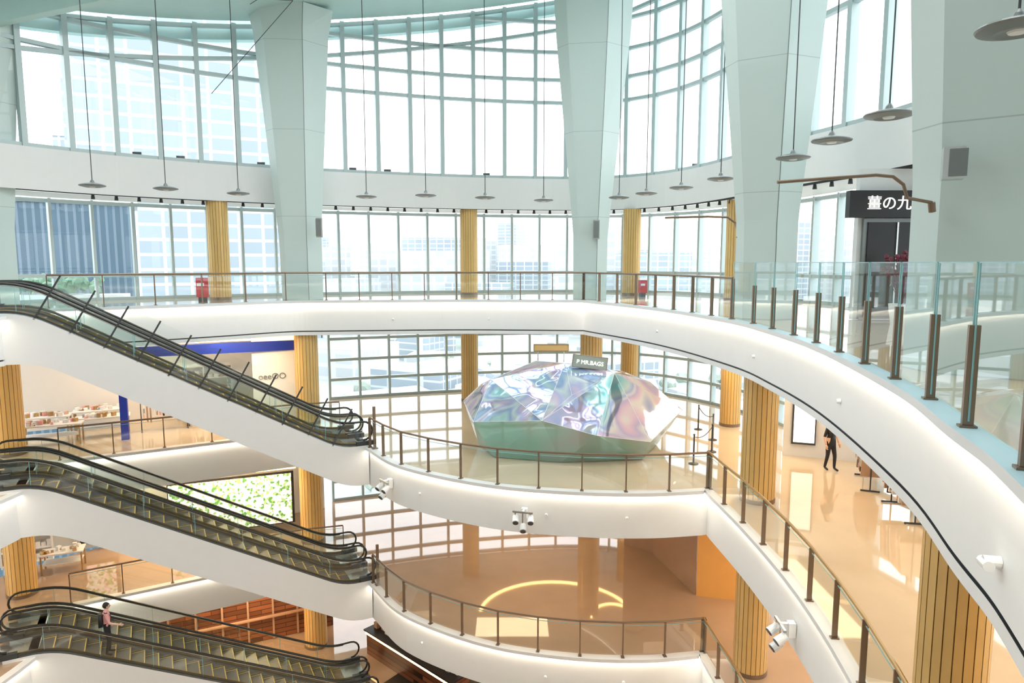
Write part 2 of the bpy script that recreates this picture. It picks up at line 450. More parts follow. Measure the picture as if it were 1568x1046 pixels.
window(off(WR, .05), H2, lambda x: H3-FD, 1.42, (H2+.95, H2+1.9, H2+2.9), 'window_3', fw=.1)
window(off(WR, .05), H1, lambda x: H2-FD, 1.42, (H1+.95, H1+1.9, H1+2.9), 'window_4', fw=.1)

b = MB()
n = 90; KB = resample(BULK, n); KW = resample(WLOW, n); KO = off(KB, -.5)
T = lambda P, z: [(p.x, p.y, z) for p in P]
b.strip(T(KB, BZ0+.12), T(KB, BZ1), 'white')
b.strip(T(off(KB, -.06), BZ0), T(off(KB, -.06), BZ0+.12), 'dark')
b.strip(T(KB, BZ0+.12), T(off(KB, -.06), BZ0+.12), 'dark')
b.strip(T(KB, BZ1), T(KO, BZ1), 'white')
b.strip(T(KO, BZ1), T(KO, BZ0), 'white')
b.strip(T(KB, BZ0), T(off(KW, -.2), BZ0), 'white')
b.strip(T(KO, BZ0+.25), T(off(KW, -.4), BZ0+.25), 'white')
b.build('wall_far')
b = MB()
for i in range(20, 74, 1):
    p = off(KB, .02)[i]
    b.cyl((p.x, p.y, BZ0+.02), (p.x, p.y, BZ0-.14), .05, .07, 'dark', 8)
b.build('track_spotlights')
b = MB()
KS = off(KB, -.12)
for i in (22, 24, 28, 31, 33, 35, 41, 47, 55):
    p = KS[i]; b.box((p.x, p.y, BZ1+.04), (.16, .12, .08), 'dark', i*.3); b.box((p.x, p.y, BZ1+.16), (.3, .12, .18), 'dark', .6-i*.015)
b.build('sill_floodlights')

# roof (ends just outside the clerestory)
RO = [(p.x, p.y) for p in off(BULK, -.6)] + [(13.1, 2), (13.1, -7), (-23, -7), (-23, 11)]
plate('ceiling', RO, None, .4, .4, 'tealroof', shear=ROOF)
b = MB()
for i in range(n):
    p, q = off(KB, .1)[i], off(KB, .1)[i+1]
    b.beam((p.x, p.y, ROOF(p.x)-.25), (q.x, q.y, ROOF(q.x)-.25), .4, .5, 'tealroof')
for y in (10, 17, 22.5):
    b.beam((-17 if y > 20 else -20, y, ROOF(-18)-.3), (9, y, ROOF(9)-.3), .35, .6, 'tealroof')
b.build('roof_beams')
b = MB(); b.box((-5, -7.2, -1), (38, .3, 30), 'white'); b.build('wall_back')
b = MB(); b.box((13.4, -2, -1), (.3, 10.4, 30), 'white'); b.build('wall_right')
b = MB(); b.box((-23.3, 2.5, -1), (.3, 19.4, 30), 'white'); b.build('wall_left')

# ------------------------------------------------------------------ columns
def tapered_column(x, y, ang, w0, w1, name='tapered_column', lean=(0, 0)):
    b = MB(); sec = [(-.5, .02), (-.36, .26), (.16, .36), (.5, .06), (.36, -.3), (-.36, -.3)]
    ca, sa = math.cos(ang), math.sin(ang)
    rows = []
    zt = ROOF(x)+.1
    levels = [(0.0, w0), (2.6, w0*1.03), (6.5, w0+(w1-w0)*.52), (10.3, w1), (zt, w1*1.15)]
    for z, w in levels:
        row = []
        for a, c in sec:
            lx = a*w; ly = -c*min(w, 2.4)
            row.append((x+lean[0]*z/10+lx*ca-ly*sa, y+lean[1]*z/10+lx*sa+ly*ca, z))
        rows.append(row)
    for r0, r1 in zip(rows, rows[1:]): b.strip(r0, r1, 'teal', True)
    for r0, r1 in zip(rows[:-1], rows[1:]):
        b.tube([Vector(r0[2]), Vector(r1[2])], .012, 'lampd', 5)
    b.poly(rows[0][::-1], 'teal'); b.poly(rows[-1], 'teal')
    return b.build(name)
tapered_column(-17.2, 22.7, .5, 1.4, 2.7)
tapered_column(-8.5, 27.8, .25, 1.6, 2.8, lean=(-.1, 0))
tapered_column(3.2, 28.2, 0, 1.35, 2.9)
tapered_column(6.8, 18.4, -.35, 1.5, 2.95, lean=(-.1, 0))
tapered_column(6.55, 9.35, -.45, 2.0, 3.2, lean=(.05, 0))

def gold_column(x, y, z0, z1, r=.46):
    b = MB(); n = 22; ring = []
    for k in range(n):
        for da, rr in ((-.44, r), (.44, r), (.475, r*.95), (.525, r*.95)):
            a = 2*math.pi*(k+da)/n; ring.append((x+rr*math.cos(a), y+rr*math.sin(a), len(ring) % 4))
    m = len(ring)
    for i in range(m):
        j = (i+1) % m; a, c = ring[i], ring[j]
        mat = 'gold' if a[2] == 0 else 'goldd'
        b.poly([(a[0], a[1], z0), (c[0], c[1], z0), (c[0], c[1], z1), (a[0], a[1], z1)], mat)
    b.lathe((x, y, z0), [(r*1.03, 0), (r*1.03, .12), (r*.9, .12)], 'bronze', 32)
    return b.build('gold_column')
for z0, z1 in ((H2, H3-FD), (H1, H2-FD), (H0, H1-FD)):
    for x, y in ((-17.1, 22.7), (-8.3, 27.3), (3.3, 28.2), (6.75, 18.2), (6.3, 9.2)):
        gold_column(x, y, z0, z1)
for z0, z1 in ((H3, BZ0), (H2, H3-FD), (H1, H2-FD)):
    for x, y in ((-11.75, 27.6), (-2.0, 31.9), (5.45, 31.4), (8.75, 26.9)):
        if z0 < H3 and x < -10: continue
        gold_column(x, y, z0, z1, .4)

# ------------------------------------------------------------------ pendant lamps
for x, y in ((-12.9,21.4),(-11.1,22.3),(-9.37,23.8),(-5.24,25),(-3.04,24.5),(-.98,25.3),(1.2,26.4),(3.9,25.3),(4.6,23.8),(5.35,22),(5.9,19.7),(6.35,15.8),(6.2,13.6),(6.05,11.3),(5.1,7.2)):
    b = MB(); z = 3.83
    b.lathe((x, y, z), [(0.001, .0), (.22, -.035), (.36, .0), (.375, .02), (.36, .04), (.2, .085), (.07, .11), (.05, .16), (.02, .2)], 'lampd', 32)
    b.lathe((x, y, z-.005), [(0.001, -.03), (.08, -.03), (.1, .0)], 'white', 24)
    b.tube([(x, y, z+.15), (x, y, ROOF(x)-.02)], 0.014, 'dark', 6)
    b.lathe((x, y, ROOF(x)-.12), [(.08, 0), (.08, .12)], 'dark', 12)
    b.build('pendant_lamp', smooth=False)

# ------------------------------------------------------------------ escalators
ANG = math.atan2(.468, .884)
def escalator(ztop, H, t0, guard, W=1.43):
    L = 8.66
    def lin(s): return -H*min(1, max(0, s/L))
    def zn(s): return sum(lin(s+k*.1) for k in range(-5, 6))/11
    b = MB(); b.xf = Matrix.Translation((-13.6, 19.0, ztop)) @ Matrix.Rotation(ANG, 4, 'Z') @ Matrix.Translation((0, t0, 0))
    S = [-1.2, -.8, -.5] + [-.4+.2*i for i in range(int((L+.8)/.2)+1)] + [L+.6, L+1.0]
    d = .1
    for t in (0, W):
        b.strip([(s, t, zn(s)+d) for s in S], [(s, t, zn(s-.25)-1.33) for s in S], 'white')
    b.strip([(s, 0, zn(s-.25)-1.33) for s in S], [(s, W, zn(s-.25)-1.33) for s in S], 'white')
    for s in (S[0], S[-1]):
        b.poly([(s, 0, zn(s)+.0), (s, W, zn(s)+.0), (s, W, zn(s)-1.33), (s, 0, zn(s)-1.33)], 'white')
    for a, c in ((0, .24), (W-.24, W)):
        b.strip([(s, a, zn(s)+d) for s in S], [(s, c, zn(s)+d) for s in S], 'steel')
    for t in (.24, W-.24):
        b.strip([(s, t, zn(s)+d) for s in S], [(s, t, zn(s)-.35) for s in S], 'steel')
    b.box((-.95, W/2, 0.0), (1.1, W-.48, .06), 'steel'); b.box((L+.75, W/2, -H), (.8, W-.48, .06), 'steel')
    N = 22; rise = H/N; run = L/N
    for i in range(-1, N+1):
        s0 = i*run; z = -rise*min(N, max(0, i+.5))
        if i == -1: z = -.02
        if i == N: z = -H+.0
        b.box((s0+run/2, W/2, z-.15), (run, W-.5, .3), 'step')
        b.box((s0+run-.02, W/2, z+.003), (.03, W-.52, .006), 'yellow')
        for t in (.29, W-.29): b.box((s0+run/2, t, z+.003), (run, .03, .006), 'yellow')
    for t in (.12, W-.12):
        SS = [-1.1, -.8, -.5] + [-.4+.2*i for i in range(int((L+.8)/.2)+1)] + [L+.55, L+.85]
        b.strip([(s, t, zn(s)+d) for s in SS], [(s, t, zn(s)+.9) for s in SS], 'bglass')
        for s in SS[4::7]: b.beam((s, t, zn(s)+d), (s, t, zn(s)+.88), .012, .012, 'gedge')
        path = []; r = .33
        zc = zn(-1.1)+.93-r
        for k in range(0, 9):
            a = -math.pi/2 - math.pi*k/8; path.append((-1.1+r*math.cos(a), t, zc+r*math.sin(a)))
        path += [(s, t, zn(s)+.93) for s in SS[1:-1]]
        zc = -H+.93-r
        for k in range(0, 9):
            a = math.pi/2 - math.pi*k/8; path.append((L+.85+r*math.cos(a), t, zc+r*math.sin(a)))
        b.tube(path, .036, 'rubber', 8)
        b.tube([(p[0], p[1], p[2]-.05) for p in path[9:-9]], .02, 'steel', 6)
        for sc, sg in ((-1.1, -1), (L+.85, 1)):
            zc = zn(sc)+.93-r
            pts = [(sc, t, zc-r+.02)]+[(sc+sg*r*math.cos(a), t, zc+r*math.sin(a)) for a in [math.pi*(-.5+k/8) for k in range(9)]]
            b.poly(pts, 'bglass')
            b.box((sc+sg*.05, t, zn(sc)+.16), (.6, .14, .16), 'dark')
        b.strip([(s, t-.03, zn(s)+d+.01) for s in SS], [(s, t-.03, zn(s)+d+.07) for s in SS], 'dark')
        b.strip([(s, t+.03, zn(s)+d+.01) for s in SS], [(s, t+.03, zn(s)+d+.1) for s in SS], 'brass')
    if guard:
        k = .2; prev = None; nrm = Vector((H/L, 0, 1)).normalized()
        while k < L:
            p = Vector((k, .015, zn(k)+.05)); e = p+nrm*1.42
            b.beam(p, e, .03, .05, 'dark')
            if prev: b.poly([prev[0]+nrm*.9, p+nrm*.9, e-nrm*.03, prev[1]-nrm*.03], 'rglass')
            prev = (p, e); k += .82
    return b.build('escalator')
for zt, H, g in ((H3, 5.0, True), (H2, 5.0, False), (H1, 4.6, False)):
    escalator(zt, H, 0.0, g); escalator(zt, H, 1.47, False)
for z in (H2, H1):
    b = MB(); b.box((-4.80, 23.3, z+.78), (.09, .07, 1.5), 'bronze', ANG); b.box((-4.80, 23.3, z+.05), (.2, .16, .04), 'bronze', ANG)
    b.build('guard_post')

# ------------------------------------------------------------------ crystal sculpture
def crystal():
    pts = [(-1.75,24.2,-3.45),(-1.3,22.4,-3.8),(.95,21.3,-3.5),(2.7,21.15,-3.95),(4.5,21.7,-4.3),(6.05,23.8,-3.7),(5.6,25.9,-3.6),(3.4,27.1,-3.5),(.6,27.0,-3.3),(-1.2,26.2,-3.2),
           (-.75,23.9,-2.62),(1.9,24.2,-2.08),(3.6,23.7,-2.35),(2.0,22.5,-2.92),(5.0,24.4,-2.8),(4.2,25.6,-2.6),(.9,25.6,-2.2),
           (-1.2,23.9,-4.98),(-.6,22.3,-4.98),(1.6,21.7,-4.98),(4.3,22.0,-4.98),(5.2,23.9,-4.98),(4.8,25.6,-4.98),(3,26.5,-4.98),(.6,26.4,-4.98),(-.8,25.6,-4.98)]
    bm = bmesh.new(); vs = [bm.verts.new(p) for p in pts]
    bmesh.ops.convex_hull(bm, input=vs)
    bm.verts.index_update(); bm.normal_update()
    b = MB(); P = [v.co.copy() for v in bm.verts]
    for f in bm.faces:
        idx = [v.index for v in f.verts]; low = any(P[i].z < -4.9 for i in idx)
        b.poly([P[i] for i in idx], 'irilow' if low else 'iri')
    for e in bm.edges:
        if e.verts[0].co.z > -4.9 and e.verts[1].co.z > -4.9:
            b.beam(e.verts[0].co, e.verts[1].co, .012, .012, 'white')
    bm.free()
    return b.build('crystal_sculpture')
crystal()
def text(name, body, loc, rot, size, mat, parent=None, ext=.01, align='CENTER'):
    cu = bpy.data.curves.new(name, 'FONT'); cu.body = body; cu.size = size; cu.extrude = ext; cu.align_x = align; cu.align_y = 'CENTER'
    cu.materials.append(M[mat]); o = bpy.data.objects.new(name, cu); COL.objects.link(o)
    o.location = loc; o.rotation_euler = rot
    if parent: o.parent = parent
    return o
b = MB(); R = Matrix.Rotation(.12, 3, 'Y')
b.box((2.75, 23.9, -2.0), (1.25, .12, .45), 'steel', rot=R)
for dx in (-.4, .4): b.cyl((2.75+dx, 23.95, -2.0), (2.75+dx, 23.95, -2.25), .025, .025, 'steel', 8)
M['signg'] = mk('sign_grey_green', (0.36, 0.42, 0.38), .5)
b.box((2.75, 23.83, -2.0), (1.18, .03, .39), 'signg', rot=R)
sg = b.build('sculpture_sign')
text('sign_lettering', 'P MR.BAGS', (2.75, 23.80, -2.02), (math.pi/2, .12, 0), .2, 'lit', sg)
b = MB(); b.box((1.5, 26.0, -1.75), (1.35, .12, .28), 'brass'); b.box((1.5, 25.93, -1.75), (1.28, .02, .2), 'gold')
for dx in (-.5, .5): b.cyl((1.5+dx, 26, -1.7), (1.5+dx, 26, -2.3), .02, .02, 'steel', 8)
b.build('sculpture_sign')
b = MB(); SP = [(5.9, 21.6), (6.9, 23.0), (7.4, 24.6), (7.3, 26.2)]
for x, y in SP:
    b.lathe((x, y, H2), [(.001, 0), (.16, 0), (.16, .02), (.03, .05), (.025, .95), (.045, .97), (.001, 1.0)], 'dark', 14)
for (x0, y0), (x1, y1) in zip(SP, SP[1:]):
    b.tube([(x0+(x1-x0)*k/8, y0+(y1-y0)*k/8, H2+.9-.16*(1-(2*k/8-1)**2)) for k in range(9)], .015, 'dark', 6)
b.build('rope_barrier')

# ------------------------------------------------------------------ spotlight clusters on fascias
def spot_cluster(x, y, z, nx, ny):
    b = MB(); a = math.atan2(ny, nx); R = Matrix.Rotation(a, 4, 'Z'); b.xf = Matrix.Translation((x, y, z)) @ R
    b.box((.08, 0, 0), (.14, .16, .3), 'white')
    b.cyl((.08, 0, .12), (.32, 0, .12), .03, .03, 'white', 8)
    b.beam((.3, -.3, .1), (.3, .3, .1), .05, .05, 'steel')
    for k, (ty, dz) in enumerate(((-.22, -.05), (.22, -.02), (0, -.28))):
        b.cyl((.26, ty, dz), (.46, ty+.05, dz-.12), .085, .1, 'white', 14)
        b.cyl((.46, ty+.05, dz-.12), (.475, ty+.053, dz-.13), .08, .08, 'dark', 14)
        b.beam((.3, ty, .1), (.3, ty, dz), .03, .03, 'steel')
    b.build('spotlight_cluster')
def at(P, fx):
    N = normals(P); i = min(range(len(P)), key=lambda k: abs(P[k].x-fx)+0*P[k].y); return P[i]+N[i]*.07, N[i]
for fx in (-3.85, .55):
    p, nn = at(F2, fx); spot_cluster(p.x, p.y, H2-.72, nn.x, nn.y)
i = min(range(len(R2)), key=lambda k: abs(R2[k].y-13.3)); p = R2[i]; nn = normals(R2)[i]
spot_cluster(p.x+nn.x*.07, p.y+nn.y*.07, H2-.9, nn.x, nn.y)
i = min(range(len(R3)), key=lambda k: abs(R3[k].y-5.1)); p = R3[i]; nn = normals(R3)[i]
b = MB(); b.xf = Matrix.Translation((p.x+nn.x*.06, p.y+nn.y*.06, -.85)) @ Matrix.Rotation(math.atan2(nn.y, nn.x), 4, 'Z')
b.cyl((0,0,.03), (.12,0,.03), .05, .045, 'white', 14); b.cyl((.1,-.09,0), (.1,.09,.02), .042, .042, 'white', 14); b.cyl((.1,-.091,0), (.1,-.1,0), .03, .03, 'dark', 12)
b.build('security_camera')
b = MB()
for P, z, ks in ((F3, -.75, (6, 12)), (R3, -.75, (80, 68, 54)), (F2, H2-.75, (10, 18, 30)), (F2, H1-.75, (10, 18, 30))):
    N = normals(P)
    for k in ks:
        if k < len(P):
            q = P[k]+N[k]*.06; e = P[k]+N[k]*.12; b.cyl((q.x, q.y, z), (e.x, e.y, z), .045, .035, 'white', 12)
b.build('fascia_sensors')

for x, y, z, a in ((-7.55, 27.1, 2.85, .2), (3.35, 27.5, 2.8, 0), (-16.6, 22.1, 2.7, .5), (5.62, 8.9, 2.75, -.45)):
    b = MB(); b.box((x, y, z), (.24, .22, .75 if y > 10 else .4), 'steel', a); b.box((x-.01, y-.12, z), (.2, .02, .66 if y > 10 else .34), 'lampd', a)
    b.build('wall_speaker')
def arm(pts, r):
    b = MB(); b.tube([(p[0], p[1], p[2]) for p in pts], r, 'bronze', 10); b.cyl(pts[-1], (pts[-1][0]+.03, pts[-1][1]+.02, pts[-1][2]-.12), r*2, r*2, 'bronze', 12); b.build('projecting_arm')
arm([(3.43,9.0,2.53),(4.1,9.0,2.58),(4.7,9.0,2.62),(4.92,9.0,2.60),(5.06,9.0,2.5),(5.12,9.0,2.33),(5.5,9.1,2.28)], .022)
arm([(4.2,19.0,2.72),(5.4,19.0,2.75),(5.85,18.8,2.72),(6.05,18.7,2.55),(6.1,18.6,2.2)], .03)

for x, y, sc in ((-11.9, 26.3, 1), (5.7, 29.9, .75)):
    b = MB(); b.box((x, y, .18+.37*sc), (.42*sc, .25, .75*sc), 'red', .3); b.box((x, y, .09), (.3*sc, .2, .18), 'dark', .3)
    b.box((x-.01, y-.14, .18+.48*sc), (.26*sc, .02, .12*sc), 'white', .3); b.build('fire_hose_cabinet')

# ------------------------------------------------------------------ shops
def table(x, y, z, w=1.4, d=.7, a=0, ng=12):
    b = MB(); b.xf = Matrix.Translation((x, y, z)) @ Matrix.Rotation(a, 4, 'Z')
    b.box((0, 0, .74), (w, d, .05), 'white'); b.box((0, 0, .35), (w*.9, d*.85, .03), 'white')
    for sx in (-1, 1):
        for sy in (-1, 1): b.box((sx*w*.46, sy*d*.44, .37), (.05, .05, .72), 'brass')
    for k in range(ng):
        s_ = random.uniform(.08, .16)
        b.box((random.uniform(-w*.42, w*.42), random.uniform(-d*.35, d*.35), .765+s_/2), (s_, s_*.8, s_), random.choice(['goods', 'white', 'pink', 'white', 'brass']), random.random())
    b.build('display_table')
def shelf(x, y, z, w=2.2, h=2.2, a=0, ms=('goods', 'brass', 'white', 'white', 'white')):
    b = MB(); b.xf = Matrix.Translation((x, y, z)) @ Matrix.Rotation(a, 4, 'Z')
    b.box((0, .2, h/2), (w, .04, h), 'white')
    for sx in (-.5, 0, .5): b.box((sx*w, 0, h/2), (.04, .4, h), 'white')
    for k in range(5):
        zz = .1+k*(h-.15)/4; b.box((0, 0, zz), (w, .4, .04), 'white')
        if k < 4:
            for j in range(9):
                s_ = random.uniform(.12, .3); b.box((-w*.45+w*.9*j/8, 0, zz+.02+s_/2), (.16, .2, s_), random.choice(ms))
    b.build('display_shelf')
def rack(x, y, z, w=1.6, a=0):
    b = MB(); b.xf = Matrix.Translation((x, y, z)) @ Matrix.Rotation(a, 4, 'Z')
    b.tube([(-w/2, 0, .02), (-w/2, 0, 1.5), (w/2, 0, 1.5), (w/2, 0, .02)], .02, 'dark', 8)
    for sx in (-1, 1): b.beam((sx*w/2, -.25, .03), (sx*w/2, .25, .03), .04, .04, 'dark')
    for k in range(14):
        xx = -w*.45+w*.9*k/13; hh = random.uniform(.7, 1.0)
        b.faces([(xx, -.22, 1.38), (xx, .22, 1.38), (xx, .26, 1.38-hh), (xx, -.26, 1.38-hh), (xx+.05, -.2, 1.38), (xx+.05, .2, 1.38), (xx+.06, .26, 1.38-hh), (xx+.06, -.26, 1.38-hh)],
                [(0,1,2,3),(7,6,5,4),(0,4,5,1),(3,2,6,7),(1,5,6,2),(0,3,7,4)], random.choice(['goods', 'white', 'black', 'brownw', 'pink']))
        b.tube([(xx+.025, 0, 1.5), (xx+.025, 0, 1.4)], .008, 'steel', 5)
    b.build('clothes_rack')

zc2, zc1, zc0 = H3-FD, H2-FD, H1-FD
b = MB()
b.box((-9.6, 27.6, (H2+zc2)/2), (1.9, .2, zc2-H2-.01), 'white', .35)
b.box((-14.8, 28.3, (H2+zc2)/2), (12.5, .2, zc2-H2-.01), 'white', .55)
b.build('wall_shop')
b = MB(); b.box((-11.6, 26.6, zc2-.5), (6.4, .18, .4), 'blue', .42); b.box((-11.65, 26.48, zc2-.2), (6.4, .1, .06), 'ledw', .42)
b.build('shop_fascia_sign')
text('shop_lettering', 'oeeOO', (-9.75, 27.42, H2+1.9), (math.pi/2, 0, .35), .34, 'steel')
b = MB(); b.box((-14.3, 24.7, (H2+zc2)/2), (.25, .25, zc2-H2-.01), 'blue', .4); b.build('blue_pillar')
table(-16.5, 24.0, H2, w=1.9, a=.4, ng=20); table(-15.4, 25.2, H2, w=1.8, a=.5, ng=20); table(-17.6, 25.2, H2, w=1.7, a=.4, ng=20); table(-16.3, 26.4, H2, w=1.7, a=.5, ng=16)
shelf(-13.1, 28.6, H2, a=.55)
shelf(-18.3, 26.4, H2, w=1.8, h=1.7, a=.5)
rack(-12.3, 27.3, H2, a=.5); rack(-13.6, 26.2, H2, a=.5)
b = MB()
for k in range(5): b.box((-18.0+k*1.3, 25.6+k*.6, zc2-.02), (.9, .9, .03), 'lit', .5)
b.build('ceiling_light_panels')

# L1 left: flower media wall
b = MB(); b.box((-11.6, 27.35, H1+1.55), (4.7, .12, 2.1), 'flower', .38); b.box((-11.6, 27.43, H1+1.55), (4.85, .1, 2.25), 'black', .38)
b.box((-11.6, 27.2, H1+2.9), (5.2, .1, .1), 'ledw', .38); b.build('flower_video_screen')
b = MB(); b.box((-8.75, 28.5, H1+1.8), (.7, .3, 3.6), 'black', .35); b.box((-8.70, 28.33, H1+2.4), (.4, .02, .35), 'white', .35); b.build('black_totem')
b = MB(); b.box((-14.8, 27.9, (H1+zc1)/2), (13.5, .2, zc1-H1-.01), 'white', .5); b.box((-20.6, 23.0, (H1+zc1)/2), (5.5, .2, zc1-H1-.01), 'white', 1.0); b.build('wall_shop')
shelf(-18.6, 25.1, H1, w=1.6, a=.5); table(-16.9, 24.6, H1, a=.4)
b = MB(); b.box((-16.6, 26.35, H1+1.5), (1.3, .1, 2.2), 'black', .5); b.box((-16.57, 26.28, H1+1.5), (1.05, .06, 1.9), 'flower', .5); b.build('poster_frame')
# L0 left: timber shopfront
b = MB(); b.box((-13.0, 26.6, (H0+zc0)/2), (11, .25, zc0-H0-.01), 'wood', .45)
b.box((-12.9, 26.38, zc0-.5), (11, .12, .07), 'ledw', .45)
for k in range(-5, 6): b.box((-12.95+k*1.0*math.cos(.45), 26.44+k*1.0*math.sin(.45), (H0+zc0)/2-.4), (.08, .1, zc0-H0-.9), 'brownw', .45)
b.box((-12.9, 26.36, H0+1.1), (10.5, .16, .06), 'brownw', .45)
b.build('wall_timber')
b = MB(); b.xf = Matrix.Translation((-3.8, 25.2, H0)) @ Matrix.Rotation(-.75, 4, 'Z')
b.box((0, 0, .5), (5.2, .9, 1.0), 'wood'); b.box((0, 0, 1.03), (5.4, 1.05, .06), 'black'); b.box((0, -.5, .93), (5.2, .04, .05), 'ledw')
for k in range(14): b.box((-2.4+k*.37, .1*(k % 2), 1.06+.12), (.2, .3, .24), random.choice(['goods', 'white', 'brownw']))
b.build('service_counter')
b = MB(); b.xf = Matrix.Translation((-1.8, 27.8, H0)) @ Matrix.Rotation(-.6, 4, 'Z')
b.box((0, 0, 1.3), (5.5, .3, 2.6), 'wood'); b.box((0, -.2, 2.2), (5.2, .1, .08), 'ledw')
for k in range(3): b.box((0, -.28, .5+k*.55), (5.2, .3, .04), 'brownw')
for k in range(30): b.box((-2.5+(k % 10)*.55, -.28, .52+(k//10)*.55+.13), (.25, .2, .26), random.choice(['goods', 'white', 'black']))
b.build('back_bar_shelf')
b = MB(); b.prism([(-6.0,23.2),(-4.2,20.6),(0,20.2),(2,24),(-2,28.5)], H0+.002, H0+.03, 'black'); b.build('dark_floor_mat')

# L1 right shop block
b = MB(); b.prism([(6.4,22.55),(8.4,22.0),(8.4,22.3),(6.55,22.8)], H1, zc1-.01, 'orange'); b.build('wall_orange')
b = MB(); b.prism([(4.6,26.9),(5.6,26.1),(6.38,22.6),(6.52,22.85),(5.8,26.3),(4.75,27.1)], H1, zc1-.01, 'brownw'); b.build('wall_brown')
# curved cove light under the level-two slab
b = MB(); b.tube([(1.9+3.3*math.cos(.1+t*2.94/24), 28.0+3.0*math.sin(.1+t*2.94/24), zc1-.05) for t in range(25)], .06, 'ledw', 6)
b.tube([(4.4+1.0*math.cos(.1+t*2.94/24), 27.6+1.3*math.sin(.1+t*2.94/24), zc1-.05) for t in range(25)], .05, 'ledw', 6)
b.build('curved_ceiling_light')

# L2 right shops
b = MB(); b.prism([(9.2,22.6),(12,21.6),(12,21.9),(9.3,22.9)], H2, zc2-.01, 'white')
b.build('wall_shop')
b = MB(); b.box((9.75, 22.32, H2+1.5), (.75, .08, 2.1), 'dark', -.33); b.box((9.74, 22.27, H2+1.5), (.65, .03, 1.95), 'lit', -.33); b.build('lightbox_poster')
rack(10.5, 19.6, H2, a=1.2); rack(10.2, 17.2, H2, a=1.4); shelf(12.0, 18, H2, a=-1.5); table(10.6, 15.0, H2, a=1.4)
shelf(12.2, 14.5, H2, a=-1.57); table(10.3, 12.4, H2, a=1.4)
# L3 right shop
b = MB()
b.box((10.9, 18.0, 1.95), (3.9, .2, 3.88), 'white'); b.build('wall_shop')
b = MB(); b.box((9.85, 17.78, 2.98), (2.5, .22, .68), 'black'); sgn = b.build('shop_sign')
text('shop_sign_lettering', '薑の九', (9.6, 17.65, 2.98), (math.pi/2, 0, 0), .38, 'lit', sgn)
b = MB(); b.box((9.9, 17.84, 1.32), (1.7, .1, 2.6), 'lampd'); b.box((9.9, 17.77, 1.3), (1.5, .04, 2.45), 'black'); b.box((9.9, 17.74, 1.3), (.04, .04, 2.45), 'steel')
for s in (-.12, .12): b.tube([(9.9+s, 17.72, .9), (9.9+s, 17.68, .95), (9.9+s, 17.68, 1.45), (9.9+s, 17.72, 1.5)], .015, 'steel', 6)
b.build('door_1')
b = MB()
PX, PY = 9.45, 16.6
b.lathe((PX, PY, 0), [(.001, .0), (.2, 0), (.27, .5), (.24, .5), (.22, .45), (.001, .45)], 'white', 20)
for k in range(60):
    a = random.random()*6.28; r = random.random()*.5; h = 1.0+random.random()*.75
    b.tube([(PX, PY, .45), (PX+r*.5*math.cos(a), PY+r*.5*math.sin(a), .45+(h-.45)*.6), (PX+r*math.cos(a), PY+r*math.sin(a), h)], .008, 'leaf', 4)
    b.blob((PX+r*math.cos(a), PY+r*math.sin(a), h), .06, 'leaf', 1, .4)
b.build('potted_red_plant')

